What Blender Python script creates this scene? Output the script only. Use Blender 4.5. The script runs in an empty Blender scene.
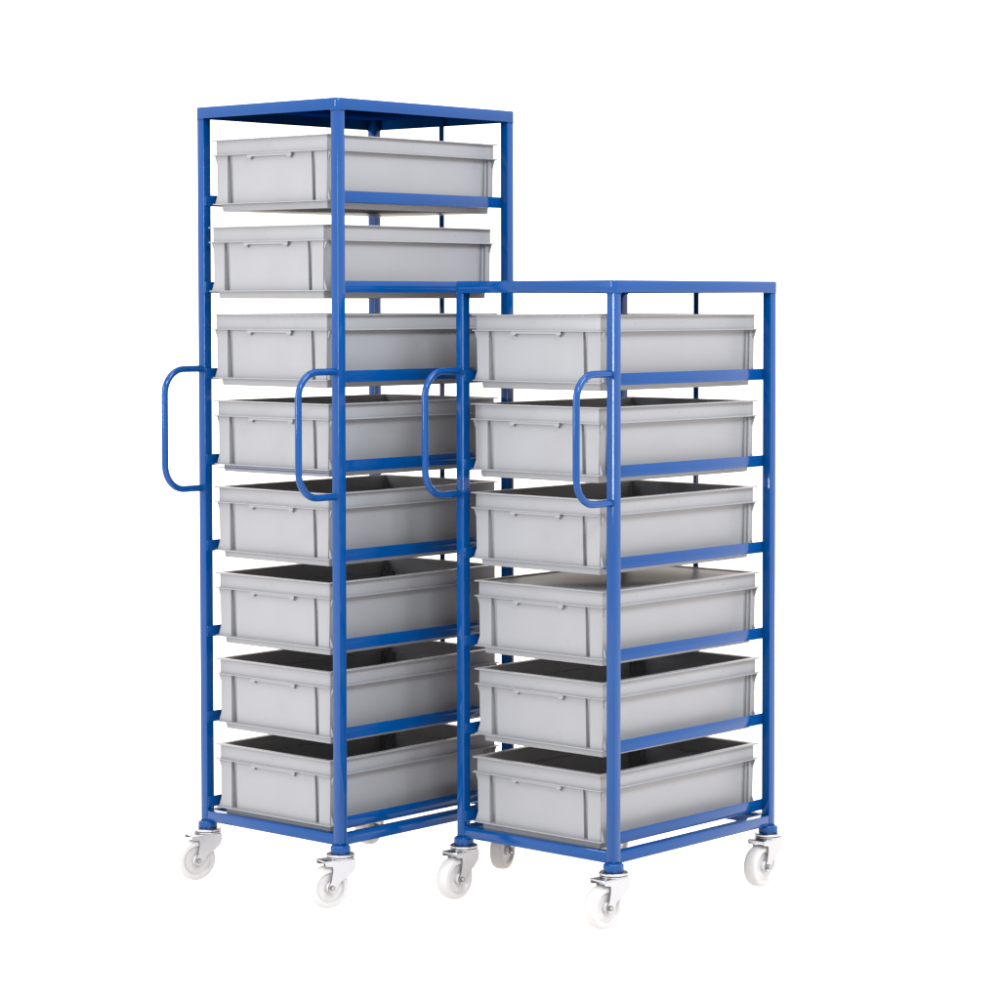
import bpy, bmesh, math, random
from mathutils import Vector, Matrix
random.seed(4)
sc = bpy.context.scene
COL = sc.collection

# ------------------------------------------------------------------ measures (metres)
W, D, T = 0.4856, 0.6169, 0.0231          # rack width, depth, post section
FLOOR = 0.0865                            # lifts everything so that the floor is z = 0
ZB, RH = 0.0577 + FLOOR, 0.0258           # underside and height of the base rails
RACK = {'tall': dict(loc=(-0.4032, 6.2010), a=0.8476, top=1.8087 + FLOOR, z0=1.5700 + FLOOR, n=8, step=0.2108),
        'short': dict(loc=(0.2312, 5.9939), a=0.8448, top=1.3828 + FLOOR, z0=1.1470 + FLOOR, n=6, step=0.2099)}

# ------------------------------------------------------------------ materials
def mat(name, color, rough=0.4, spec=0.5, metal=0.0, bump=0.0, bscale=300, var=0.0, vscale=4, sss=0.0, coat=0.0, rvar=0.0):
    m = bpy.data.materials.new(name); m.use_nodes = True
    nt = m.node_tree; b = nt.nodes['Principled BSDF']
    b.inputs['Base Color'].default_value = (*color, 1)
    b.inputs['Roughness'].default_value = rough
    b.inputs['Metallic'].default_value = metal
    b.inputs['Specular IOR Level'].default_value = spec
    if coat: b.inputs['Coat Weight'].default_value = coat; b.inputs['Coat Roughness'].default_value = 0.08
    if sss:
        b.inputs['Subsurface Weight'].default_value = sss
        b.inputs['Subsurface Radius'].default_value = (0.01, 0.01, 0.01)
    tc = nt.nodes.new('ShaderNodeTexCoord')
    if var or rvar:
        n = nt.nodes.new('ShaderNodeTexNoise'); n.inputs['Scale'].default_value = vscale; n.inputs['Detail'].default_value = 6
        nt.links.new(tc.outputs['Object'], n.inputs['Vector'])
        if var:
            r = nt.nodes.new('ShaderNodeMapRange')
            r.inputs['From Min'].default_value = 0.3; r.inputs['From Max'].default_value = 0.7
            r.inputs['To Min'].default_value = 1 - var; r.inputs['To Max'].default_value = 1 + var
            nt.links.new(n.outputs['Fac'], r.inputs['Value'])
            x = nt.nodes.new('ShaderNodeMix'); x.data_type = 'RGBA'; x.blend_type = 'MULTIPLY'
            x.inputs['Factor'].default_value = 1
            x.inputs['A'].default_value = (*color, 1)
            nt.links.new(r.outputs['Result'], x.inputs['B'])
            nt.links.new(x.outputs['Result'], b.inputs['Base Color'])
        if rvar:
            r2 = nt.nodes.new('ShaderNodeMapRange')
            r2.inputs['From Min'].default_value = 0.3; r2.inputs['From Max'].default_value = 0.7
            r2.inputs['To Min'].default_value = rough - rvar; r2.inputs['To Max'].default_value = rough + rvar
            nt.links.new(n.outputs['Fac'], r2.inputs['Value'])
            nt.links.new(r2.outputs['Result'], b.inputs['Roughness'])
    if bump:
        n2 = nt.nodes.new('ShaderNodeTexNoise'); n2.inputs['Scale'].default_value = bscale; n2.inputs['Detail'].default_value = 4
        nt.links.new(tc.outputs['Object'], n2.inputs['Vector'])
        bp = nt.nodes.new('ShaderNodeBump'); bp.inputs['Strength'].default_value = bump; bp.inputs['Distance'].default_value = 0.001
        nt.links.new(n2.outputs['Fac'], bp.inputs['Height'])
        nt.links.new(bp.outputs['Normal'], b.inputs['Normal'])
    return m

BLUE = mat('blue powder coat', (0.0001, 0.0270, 0.1120), 0.11, 0.19, bump=0.10, bscale=90, var=0.05, vscale=6, rvar=0.04)
BLUE_MATT_SHADE = mat('matt blue with shade in colour', (0.0002, 0.012, 0.080), 0.90, 0.0, bump=0.1, bscale=90)  # darker, no sheen: shade under the top panel put into the colour
GREY = mat('grey moulded plastic', (0.141, 0.1465, 0.160), 0.36, 0.30, bump=0.12, bscale=35, var=0.035, vscale=7, rvar=0.06)
LID = mat('smooth grey lid plastic', (0.140, 0.146, 0.160), 0.44, 0.05, bump=0.03, bscale=20)
CHROME = mat('bright zinc plate', (0.31, 0.32, 0.345), 0.26, 0.5, metal=1.0, bump=0.03, bscale=60, rvar=0.03, vscale=14)
STEEL = mat('dull dark steel', (0.20, 0.20, 0.20), 0.35, 0.5, metal=0.8)
NYLON = mat('white nylon', (0.262, 0.263, 0.271), 0.38, 0.5, sss=0.15, bump=0.05, bscale=60)
FLOORM = bpy.data.materials.new('underlit white floor'); FLOORM.use_nodes = True  # translucency added: world light from below whitens the floor where racks shade it
nt = FLOORM.node_tree; nt.nodes.clear()
out = nt.nodes.new('ShaderNodeOutputMaterial'); mx = nt.nodes.new('ShaderNodeMixShader'); mx.inputs[0].default_value = 0.48
df = nt.nodes.new('ShaderNodeBsdfDiffuse'); tl = nt.nodes.new('ShaderNodeBsdfTranslucent')
for n in (df, tl): n.inputs['Color'].default_value = (0.95, 0.95, 0.95, 1)
nt.links.new(df.outputs[0], mx.inputs[1]); nt.links.new(tl.outputs[0], mx.inputs[2]); nt.links.new(mx.outputs[0], out.inputs['Surface'])

# handling wear on the plastic, different on every tray
nt = GREY.node_tree; b = nt.nodes['Principled BSDF']
oi = nt.nodes.new('ShaderNodeObjectInfo'); tc = nt.nodes.new('ShaderNodeTexCoord')
sc_ = nt.nodes.new('ShaderNodeVectorMath'); sc_.operation = 'SCALE'; sc_.inputs['Scale'].default_value = 0.7
ad = nt.nodes.new('ShaderNodeVectorMath'); ad.operation = 'ADD'
nt.links.new(oi.outputs['Location'], sc_.inputs[0]); nt.links.new(tc.outputs['Object'], ad.inputs[0]); nt.links.new(sc_.outputs[0], ad.inputs[1])
wn = nt.nodes.new('ShaderNodeTexNoise'); wn.inputs['Scale'].default_value = 16; wn.inputs['Detail'].default_value = 9; wn.inputs['Roughness'].default_value = 0.7
wn.inputs['Distortion'].default_value = 1.2
nt.links.new(ad.outputs[0], wn.inputs['Vector'])
wr = nt.nodes.new('ShaderNodeMapRange'); wr.inputs['From Min'].default_value = 0.60; wr.inputs['From Max'].default_value = 0.74
wr.inputs['To Min'].default_value = 0.0; wr.inputs['To Max'].default_value = 0.20
nt.links.new(wn.outputs['Fac'], wr.inputs['Value'])
wm = nt.nodes.new('ShaderNodeMix'); wm.data_type = 'RGBA'; wm.blend_type = 'MIX'
wm.inputs['B'].default_value = (0.095, 0.090, 0.088, 1)
src = b.inputs['Base Color'].links[0].from_socket
nt.links.new(wr.outputs[0], wm.inputs['Factor']); nt.links.new(src, wm.inputs['A']); nt.links.new(wm.outputs['Result'], b.inputs['Base Color'])

# ------------------------------------------------------------------ mesh helpers
def finish(name, bm, material, parent=None, smooth=35):
    bmesh.ops.recalc_face_normals(bm, faces=bm.faces)
    me = bpy.data.meshes.new(name); bm.to_mesh(me); bm.free()
    me.materials.append(material)
    for p in me.polygons: p.use_smooth = True
    try: me.set_sharp_from_angle(angle=math.radians(smooth))
    except Exception: pass
    o = bpy.data.objects.new(name, me); COL.objects.link(o)
    if parent: o.parent = parent
    return o

def box(bm, x0, x1, y0, y1, z0, z1, bev=0.0, seg=2):
    r = bmesh.ops.create_cube(bm, size=1.0)
    vs = r['verts']
    bmesh.ops.scale(bm, vec=(x1 - x0, y1 - y0, z1 - z0), verts=vs)
    bmesh.ops.translate(bm, vec=((x0 + x1) / 2, (y0 + y1) / 2, (z0 + z1) / 2), verts=vs)
    if bev:
        es = list({e for v in vs for e in v.link_edges})
        bmesh.ops.bevel(bm, geom=es, offset=bev, segments=seg, profile=0.5, affect='EDGES')

def prism(bm, poly, axis, a, b):
    """polygon (p,q) extruded along axis x / y; p is the other horizontal axis, q is z"""
    def P(p, q, t): return (t, p, q) if axis == 'x' else (p, t, q)
    A = [bm.verts.new(P(p, q, a)) for p, q in poly]
    B = [bm.verts.new(P(p, q, b)) for p, q in poly]
    bm.faces.new(A); bm.faces.new(B[::-1])
    n = len(poly)
    for i in range(n):
        j = (i + 1) % n
        bm.faces.new((A[i], B[i], B[j], A[j]))

def rrect(cx, cy, hx, hy, r, z, seg=5):
    pts = []
    for sx, sy, a0 in ((1, 1, 0), (-1, 1, 90), (-1, -1, 180), (1, -1, 270)):
        for k in range(seg + 1):
            a = math.radians(a0 + 90 * k / seg)
            pts.append((cx + sx * (hx - r) + r * math.cos(a), cy + sy * (hy - r) + r * math.sin(a), z))
    return pts

def loft(bm, loops, cap0=True, cap1=True):
    L = [[bm.verts.new(p) for p in lp] for lp in loops]
    n = len(L[0])
    for a, b in zip(L, L[1:]):
        for i in range(n):
            j = (i + 1) % n
            bm.faces.new((a[i], a[j], b[j], b[i]))
    if cap0: bm.faces.new(L[0][::-1])
    if cap1: bm.faces.new(L[-1])

def lathe(bm, prof, axis, center, seg=40):
    """prof: (radius, along) closed off at both ends on the axis when radius is 0"""
    c = Vector(center); loops = []
    for r, t in prof:
        ring = []
        for k in range(seg):
            a = 2 * math.pi * k / seg
            if axis == 'z': p = Vector((r * math.cos(a), r * math.sin(a), t))
            else: p = Vector((r * math.cos(a), t, r * math.sin(a)))       # axis y
            ring.append(c + p)
        loops.append(ring)
    loft(bm, loops)

def tube(bm, path, r, seg=14):
    path = [Vector(p) for p in path]; loops = []
    up = Vector((0, 1, 0))
    for i, p in enumerate(path):
        d = (path[min(i + 1, len(path) - 1)] - path[max(i - 1, 0)]).normalized()
        a = up; b = d.cross(a).normalized()
        loops.append([p + r * (math.cos(2 * math.pi * k / seg) * a + math.sin(2 * math.pi * k / seg) * b) for k in range(seg)])
    loft(bm, loops)

def blob(bm, c, r, sx=1, sy=1, sz=1):
    m = Matrix.Translation(c) @ Matrix.Diagonal((sx, sy, sz, 1))
    bmesh.ops.create_icosphere(bm, subdivisions=2, radius=r, matrix=m)

def weld_run(bm, p, q, n, r):
    p = Vector(p); q = Vector(q)
    for i in range(n):
        c = p.lerp(q, (i + 0.5) / n) + Vector([random.uniform(-1, 1) * r * 0.25 for _ in range(3)])
        blob(bm, c, r * random.uniform(0.8, 1.15))

def copy_tree(o, parent=None):
    c = o.copy(); COL.objects.link(c); c.parent = parent
    for ch in list(o.children): copy_tree(ch, c)
    return c

def empty(name, loc, rz, label, cat, group=None):
    o = bpy.data.objects.new(name, None); COL.objects.link(o)
    o.empty_display_size = 0.1
    o.location = loc; o.rotation_euler = (0, 0, rz)
    o['label'] = label; o['category'] = cat
    if group: o['group'] = group
    return o

# ------------------------------------------------------------------ caster (local: x = rack depth, y = rack width, z up; origin under the collar)
def make_caster(parent, x, y, ang=0.0):
    # fork: raceway head plus two cheeks that run forward to the axle
    bm = bmesh.new()
    tr, az = -0.034, -0.0765                         # axle: 34 mm forward, 76 mm down
    for s in (-1, 1):
        y0, y1 = s * 0.0215, s * 0.0245
        poly = [(0.027, -0.014), (0.0285, -0.024), (0.025, -0.038), (0.010, -0.052), (-0.012, -0.064), (tr + 0.011, az - 0.004), (tr + 0.004, az - 0.0105), (tr - 0.004, az - 0.0105),
                (tr - 0.0085, az - 0.004), (tr - 0.0085, az + 0.004), (tr - 0.0020, az + 0.016), (tr + 0.0030, -0.034), (tr + 0.001, -0.0265), (tr - 0.016, -0.0235), (tr - 0.018, -0.016)]
        prism(bm, poly, 'y', min(y0, y1), max(y0, y1))
    box(bm, tr - 0.018, 0.026, -0.0243, 0.0243, -0.0165, -0.0120, 0.0015)
    lathe(bm, [(0.0, -0.0125), (0.031, -0.0125), (0.033, -0.0105), (0.033, -0.0085), (0.030, -0.0070), (0.0, -0.0070)], 'z', (0, 0, 0))
    cas = finish('caster', bm, CHROME, parent)
    cas.location = (x, y, ZB - 0.018); cas.rotation_euler = (0, 0, ang)
    bm = bmesh.new()
    lathe(bm, [(0.0, -0.0078), (0.0300, -0.0078), (0.0335, -0.0060), (0.0335, -0.0022), (0.0315, -0.0008), (0.0, -0.0008)], 'z', (0, 0, 0))
    finish('swivel_plate', bm, CHROME, cas)
    bm = bmesh.new()
    R, hw = 0.050, 0.0178
    prof = [(0.0, -hw - 0.002), (0.011, -hw - 0.002), (0.0125, -hw), (0.0135, -hw + 0.007), (0.032, -hw + 0.006), (0.036, -hw + 0.0005), (0.041, -hw),
            (0.0465, -hw + 0.002), (0.0492, -hw + 0.007), (R, -0.004), (R, 0.004), (0.0492, hw - 0.007), (0.0465, hw - 0.002), (0.041, hw),
            (0.036, hw - 0.0005), (0.032, hw - 0.006), (0.0135, hw - 0.007), (0.0125, hw), (0.011, hw + 0.002), (0.0, hw + 0.002)]
    lathe(bm, prof, 'y', (tr, 0, az), 56)
    finish('wheel', bm, NYLON, cas, 40)
    bm = bmesh.new()
    lathe(bm, [(0.0, -0.0315), (0.0045, -0.0315), (0.0052, -0.0305), (0.0052, 0.0305), (0.0045, 0.0315), (0.0, 0.0315)], 'y', (tr, 0, az), 16)
    for s in (-1, 1):
        a, b = sorted((s * 0.0247, s * 0.0290))
        lathe(bm, [(0.0, a), (0.0064, a), (0.0066, b - 0.0006), (0.0, b)], 'y', (tr, 0, az), 6)
    finish('axle_bolt', bm, STEEL, cas)
    return cas

# ------------------------------------------------------------------ racks
def handle_path(y, zt, zb, out, r):
    x0 = 0.004
    pts = [(x0, y, zt)]
    n = 10
    for k in range(n + 1):
        a = math.pi / 2 * k / n
        pts.append((-out + r - r * math.sin(a), y, zt - r + r * math.cos(a)))
    for k in range(n + 1):
        a = math.pi / 2 * k / n
        pts.append((-out + r - r * math.cos(a), y, zb + r - r * math.sin(a)))
    pts.append((x0, y, zb))
    return pts

def make_rack(kind, label):
    R = RACK[kind]; top = R['top']
    root = empty('tray_trolley', (*R['loc'], 0), R['a'], label, 'trolley', 'blue tray trolleys on castors')
    corners = [(0, 0), (0, W - T), (D - T, 0), (D - T, W - T)]
    for (x, y) in corners:
        bm = bmesh.new(); box(bm, x, x + T, y, y + T, ZB - 0.001, top - 0.0032, 0.0011, 2)
        finish('post', bm, BLUE, root)
        bm = bmesh.new(); cx, cy = x + T / 2, y + T / 2
        lathe(bm, [(0.0, ZB + 0.0004), (0.0195, ZB + 0.0004), (0.0235, ZB - 0.0030), (0.0240, ZB - 0.0060), (0.0240, ZB - 0.0150), (0.0225, ZB - 0.0180), (0.0, ZB - 0.0180)], 'z', (cx, cy, 0))
        weld_run(bm, (x + 0.001, y - 0.0005, ZB - 0.0015), (x + T - 0.001, y - 0.0005, ZB - 0.0015), 6, 0.0022)
        weld_run(bm, (x - 0.0005, y + 0.001, ZB - 0.0015), (x - 0.0005, y + T - 0.001, ZB - 0.0015), 6, 0.0022)
        finish('collar', bm, BLUE, root)
    # base frame, butted between the posts
    e = 0.0006
    for (a, b) in ((0, 0), (D - T, 0)):                      # across the width
        bm = bmesh.new(); box(bm, a + e, a + T - e, T, W - T, ZB, ZB + RH, 0.0011, 2)
        weld_run(bm, (a + 0.001, T + 0.0003, ZB + RH + 0.0002), (a + T - 0.001, T + 0.0003, ZB + RH + 0.0002), 5, 0.0018)
        weld_run(bm, (a + 0.001, W - T - 0.0003, ZB + RH + 0.0002), (a + T - 0.001, W - T - 0.0003, ZB + RH + 0.0002), 5, 0.0018)
        finish('base_rail', bm, BLUE, root)
    for y in (0, W - T):                                     # along the depth
        bm = bmesh.new(); box(bm, T, D - T, y + e, y + T - e, ZB, ZB + RH, 0.0011, 2)
        finish('base_rail', bm, BLUE, root)
    # lipped top panel
    bm = bmesh.new(); ov = 0.0034; cx, cy, hx, hy = D / 2, W / 2, D / 2 + ov, W / 2 + ov; lip = 0.0279
    loft(bm, [rrect(cx, cy, hx - 0.0022, hy - 0.0022, 0.009, top - 0.0030), rrect(cx, cy, hx - 0.0022, hy - 0.0022, 0.009, top - lip),
              rrect(cx, cy, hx - 0.0003, hy - 0.0003, 0.011, top - lip), rrect(cx, cy, hx, hy, 0.011, top - lip + 0.0005),
              rrect(cx, cy, hx, hy, 0.011, top - 0.0030), rrect(cx, cy, hx - 0.0006, hy - 0.0006, 0.0105, top - 0.0012), rrect(cx, cy, hx - 0.0028, hy - 0.0028, 0.009, top)])
    for (x, y) in ((0, 0), (0, W - T), (D - T, 0), (D - T, W - T)):
        sx = 1 if x == 0 else -1; sy = 1 if y == 0 else -1
        px = x if x == 0 else D; py = y if y == 0 else W
        weld_run(bm, (px - sx * 0.0006, py + sy * 0.002, top - lip - 0.0004), (px - sx * 0.0006, py + sy * T, top - lip - 0.0004), 6, 0.0024)
        weld_run(bm, (px + sx * 0.002, py - sy * 0.0006, top - lip - 0.0004), (px + sx * T, py - sy * 0.0006, top - lip - 0.0004), 6, 0.0024)
    tp = finish('top_panel', bm, BLUE, root)
    tp.data.materials.append(BLUE_MATT_SHADE)
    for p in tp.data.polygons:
        if p.normal.z < -0.9: p.material_index = 1  # downward faces take the blue with shade in its colour
    # flat upright that stops the trays at the back
    bm = bmesh.new(); box(bm, D - 0.0060, D - 0.0010, 0.2345, 0.2485, ZB + RH - 0.001, top - 0.0034, 0.0008)
    finish('back_bar', bm, BLUE, root)
    # angle runners
    first = None
    for i in range(R['n']):
        z = R['z0'] - i * R['step']
        for s in (0, 1):
            if s == 0 or first is None: pass
            bm = bmesh.new()
            def Y(v): return v if s == 0 else W - v
            ys = sorted((Y(T - 0.0004), Y(T + 0.0028)))
            box(bm, 0.0022, D - 0.0022, ys[0], ys[1], z - 0.0028, z + 0.0245, 0.0007)
            ys = sorted((Y(T + 0.0022), Y(0.0545)))
            box(bm, 0.0600, D - 0.0600, ys[0], ys[1], z - 0.0026, z - 0.0003, 0.0004)
            for xx in (0.0026, D - 0.0026):
                weld_run(bm, (xx, Y(T + 0.0005), z + 0.001), (xx, Y(T + 0.0005), z + 0.023), 4, 0.0017)
            weld_run(bm, (T + 0.0004, Y(T - 0.0006), z + 0.000), (T + 0.0004, Y(T - 0.0006), z + 0.022), 4, 0.0015)
            finish('shelf_runner', bm, BLUE, root)
    # thin rod across the front at about half height
    zc = {'tall': 0.9252, 'short': 0.7212}[kind] + FLOOR
    bm = bmesh.new()
    tube(bm, [(0.0185, 0.052, zc), (0.0185, W / 2, zc), (0.0185, W - 0.052, zc)], 0.0056)
    box(bm, 0.0150, 0.0220, T + 0.0005, W - T - 0.0005, zc + 0.0048, zc + 0.0066)
    finish('cross_bar', bm, BLUE, root)
    # grab handles
    for y in (T / 2, W - T / 2):
        bm = bmesh.new(); zt, zl = 1.1715 + FLOOR, 0.8795 + FLOOR
        tube(bm, handle_path(y, zt, zl, 0.1195, 0.060), 0.0082, 18)
        for z in (zt, zl):
            for k in range(12):
                a = 2 * math.pi * k / 12
                blob(bm, (-0.0004, y + 0.0085 * math.cos(a), z + 0.0085 * math.sin(a)), 0.0019)
        finish('handle', bm, BLUE, root)
    # casters
    angs = {'tall': [-0.30, -0.33, 0.34, 0.20], 'short': [-0.10, 0.02, 0.02, 0.10]}[kind]
    proto = make_caster(root, T / 2, T / 2, angs[0])
    for (x, y), a in zip(corners[1:], angs[1:]):
        c = copy_tree(proto, root); c.location = (x + T / 2, y + T / 2, ZB - 0.018); c.rotation_euler = (0, 0, a)
    return root

make_rack('tall', 'taller of the two blue wheeled tray racks, eight levels, standing behind on the left')
make_rack('short', 'shorter of the two blue wheeled tray racks, six levels, standing in front on the right')

# ------------------------------------------------------------------ tray (local: x = depth 0.62, y = width 0.42; origin centre of the base flange underside)
HX, HY = 0.3130, 0.2120
def lp(ins, z, r0=0.0115):
    return rrect(0, 0, HX - ins, HY - ins, max(r0 - ins * 0.40, 0.0035), z, 5)

def make_tray():
    root = empty('storage_tray', (0, 0, 0), 0, 'x', 'tray')
    # one-piece tub: flange, wall and inside
    bm = bmesh.new()
    loft(bm, [lp(0.0125, 0.0006), lp(0.0120, 0.0010), lp(0.0120, 0.0026), lp(0.0126, 0.0030), lp(0.0350, 0.0030),
              lp(0.0305, 0.1185), lp(0.0240, 0.1195), lp(0.0240, 0.1530),
              lp(0.0250, 0.1560), lp(0.0262, 0.1566), lp(0.0275, 0.1560), lp(0.0282, 0.1200), lp(0.0400, 0.0060), lp(0.0440, 0.0035)], True, True)
    finish_tub = bm
    # proud panels and corner plates on the four faces, grooves between them
    for s in (-1, 1):
        # short ends (normal +-x)
        for sy in (-1, 1):
            yo = lambda ins: sy * (HY - ins)
            a, b = sorted((s * (HX - 0.0215), s * (HX - 0.0390)))
            prism(bm, [(yo(0.0212), 0.1188), (yo(0.0238), 0.0029), (yo(0.0600), 0.0029), (yo(0.0600), 0.1188)], 'x', a, b)
            # gusset fins set a little behind the plate
            a, b = sorted((s * (HX - 0.0235), s * (HX - 0.0265)))
            prism(bm, [(yo(0.0122), 0.1188), (yo(0.0130), 0.1160), (yo(0.0200), 0.0980), (yo(0.0400), 0.0900), (yo(0.0400), 0.1188)], 'x', a, b)
            prism(bm, [(yo(0.0132), 0.0028), (yo(0.0140), 0.0060), (yo(0.0220), 0.0270), (yo(0.0400), 0.0330), (yo(0.0400), 0.0028)], 'x', a, b)
        # centre panel, drafted
        yw = HY - 0.0760
        q = [(HX - 0.0235, 0.1188), (HX - 0.0265, 0.0029), (HX - 0.0400, 0.0029), (HX - 0.0360, 0.1188)]
        prism(bm, [(s * p, z) for p, z in q], 'y', -yw, yw)
        # long sides (normal +-y)
        for sx in (-1, 1):
            a, b = sorted((sx * (HX - 0.0400), sx * (HX - 0.0480)))
            q = [(HY - 0.0262, 0.1188), (HY - 0.0285, 0.0029), (HY - 0.0400, 0.0029), (HY - 0.0360, 0.1188)]
            prism(bm, [(s * p, z) for p, z in q], 'y' if False else 'x', a, b)
        xw = HX - 0.0600
        q = [(HY - 0.0268, 0.1188), (HY - 0.0305, 0.0029), (HY - 0.0405, 0.0029), (HY - 0.0365, 0.1188)]
        prism(bm, [(s * p, z) for p, z in q], 'x', -xw, xw)
    tub = finish('tub', bm, GREY, root, 30)
    # upper band: two flanges with an upright band between them
    bm = bmesh.new()
    loops = [lp(0.0260, 0.1183), lp(0.0116, 0.1187), lp(0.0110, 0.1192), lp(0.0110, 0.1208), lp(0.0116, 0.1213), lp(0.0195, 0.1215), lp(0.0200, 0.1222),
             lp(0.0200, 0.1530), lp(0.0192, 0.1542), lp(0.0112, 0.1544), lp(0.0106, 0.1550), lp(0.0106, 0.1564), lp(0.0114, 0.1572), lp(0.0250, 0.1572), lp(0.0262, 0.1570)]
    loft(bm, loops, False, False)
    for sx, sy in ((0.0, -1), (0.16, -1), (-0.17, -1)):
        blob(bm, (sx, sy * (HY - 0.0201), 0.138), 0.0022, 1, 0.5, 1)
    blob(bm, (-(HX - 0.0201), 0.008, 0.139), 0.0022, 0.5, 1, 1)
    finish('rim', bm, GREY, root, 30)
    # stacking foot below the flange
    bm = bmesh.new()
    loft(bm, [lp(0.0330, -0.0165), lp(0.0305, -0.0155), lp(0.0290, 0.0008)])
    finish('base_foot', bm, GREY, root, 40)
    # hand grips under the lower flange at both ends
    for s in (-1, 1):
        bm = bmesh.new()
        x0, x1 = HX - 0.0140, HX - 0.0250
        hw = 0.076
        # lip that hangs from the flange, thickest at its ends
        poly = [(-hw, 0.1186), (-hw, 0.1120), (-hw + 0.004, 0.1098), (-hw + 0.011, 0.1098), (-hw + 0.016, 0.1132), (hw - 0.016, 0.1132), (hw - 0.011, 0.1098), (hw - 0.004, 0.1098), (hw, 0.1120), (hw, 0.1186)]
        a, b = sorted((s * x0, s * (x0 - 0.0035)))
        prism(bm, poly, 'x', a, b)
        for yy in (-hw + 0.0075, hw - 0.0075):                # gussets
            q = [(s * (x0 - 0.002), 0.1186), (s * (x0 - 0.002), 0.1100), (s * x1, 0.1040), (s * x1, 0.1186)]
            prism(bm, q, 'y', yy - 0.0018, yy + 0.0018)
        finish('grip', bm, GREY, root, 30)
    return root

TRAYS = {
 'tall': [(0.0167, 'grey tray on the topmost level of the tall rack, right below its blue top panel'),
          (0.0056, 'grey tray pulled slightly forward, second below the top panel of the tall rack'),
          (0.0143, 'grey tray in the tall rack directly above the upper ends of its handles'),
          (0.0180, 'grey tray of the tall rack with a thin bar under its front, between the handles'),
          (0.0194, 'grey tray of the tall rack whose rim is level with the lower handle ends'),
          (0.0206, 'grey tray with dark open inside, third from the bottom of the tall rack'),
          (0.0204, 'grey tray of the tall rack directly above the lowest tray there'),
          (0.0192, 'lowest grey tray of the tall rack, resting just above its bottom frame rail')],
 'short': [(0.0165, 'grey tray on the topmost level of the short rack, right below its top panel'),
           (0.0131, 'grey tray of the short rack between its two handles, inside barely visible'),
           (0.0131, 'grey tray of the short rack directly above the lidded tray'),
           (0.0239, 'grey tray of the short rack closed by a smooth grey lid, the only lidded one'),
           (0.0233, 'open dark-inside grey tray of the short rack directly below the lidded tray'),
           (0.0169, 'lowest grey tray of the short rack, resting just above its bottom frame rail')]}
GROUP = {'tall': 'grey trays in the tall rack', 'short': 'grey trays in the short rack'}
proto = make_tray(); used = False
for kind in ('tall', 'short'):
    R = RACK[kind]; ca, sa = math.cos(R['a']), math.sin(R['a'])
    for i, (v, label) in enumerate(TRAYS[kind]):
        t = proto if not used else copy_tree(proto)
        used = True
        x, y = v - 0.0200 + HX, 0.0330 + HY + random.uniform(-0.0008, 0.0008)
        z = R['z0'] - i * R['step'] - 0.0002
        t.location = (R['loc'][0] + ca * x - sa * y, R['loc'][1] + sa * x + ca * y, z)
        t.rotation_euler = (0, 0, R['a'] + random.uniform(-0.0025, 0.0025))
        t['label'] = label; t['category'] = 'tray'; t['group'] = GROUP[kind]
        if kind == 'short' and i == 3:
            bm = bmesh.new()
            loft(bm, [lp(0.0288, 0.1500), lp(0.0284, 0.1505), lp(0.0284, 0.1535), lp(0.0292, 0.1541)])
            finish('lid', bm, LID, t, 40)['label'] = 'smooth flat grey lid'

# ------------------------------------------------------------------ studio floor, light, camera
bm = bmesh.new()
bmesh.ops.create_circle(bm, cap_ends=True, radius=40, segments=64)
bmesh.ops.translate(bm, vec=(0, 8, 0), verts=bm.verts)
fl = finish('floor', bm, FLOORM); fl['kind'] = 'structure'

w = bpy.data.worlds.new('World'); sc.world = w; w.use_nodes = True
bg = w.node_tree.nodes['Background']
bg.inputs['Color'].default_value = (1.0, 0.90, 0.82, 1); bg.inputs['Strength'].default_value = 2.65

def softbox(name, loc, target, sx, sy, power, color=(1, 1, 1)):
    l = bpy.data.lights.new(name, 'AREA'); l.shape = 'RECTANGLE'; l.size = sx; l.size_y = sy
    l.energy = power; l.color = color
    o = bpy.data.objects.new(name, l); COL.objects.link(o)
    o.location = loc
    o.rotation_euler = (Vector(target) - Vector(loc)).to_track_quat('-Z', 'Y').to_euler()
    return o
softbox('softbox_lamp', (-3.7, 4.2, 1.95), (-0.2, 6.3, 1.2), 0.55, 2.0, 190, (0.88, 0.95, 1))
softbox('softbox_lamp', (3.0, 3.7, 4.6), (0.1, 6.3, 0.9), 2.2, 2.0, 330, (0.86, 0.94, 1))
softbox('softbox_lamp', (1.0, 1.8, 4.2), (0.0, 6.3, 1.2), 1.2, 1.0, 240, (0.86, 0.94, 1))
softbox('overhead_lamp', (0, 5.8, 5.5), (0, 6.2, 0), 5.0, 4.0, 160, (0.92, 0.97, 1))

cam = bpy.data.cameras.new('camera'); co = bpy.data.objects.new('camera', cam); COL.objects.link(co)
F, pitch, roll = 2663.64, -0.0416, -0.0011
cam.sensor_width = 36; cam.lens = F / 1000 * 36
cam.shift_x = -0.01178; cam.shift_y = -0.08718
cam.clip_end = 200
cp, sp, cr, sr = math.cos(pitch), math.sin(pitch), math.cos(roll), math.sin(roll)
Rt, U, Fw = Vector((1, 0, 0)), Vector((0, -sp, cp)), Vector((0, cp, sp))
X = cr * Rt + sr * U; Yv = -sr * Rt + cr * U
M = Matrix((X, Yv, -Fw)).transposed().to_4x4(); M.translation = (0, 0, 1.3336 + FLOOR)
co.matrix_world = M
sc.camera = co

sc.render.engine = 'CYCLES'
sc.cycles.max_bounces = 8; sc.cycles.diffuse_bounces = 5
sc.cycles.use_denoising = True
vs = sc.view_settings
vs.view_transform = 'Standard'; vs.look = 'None'; vs.exposure = 0; vs.gamma = 1
vs.use_curve_mapping = False
sc.render.resolution_x = 1024; sc.render.resolution_y = 1024
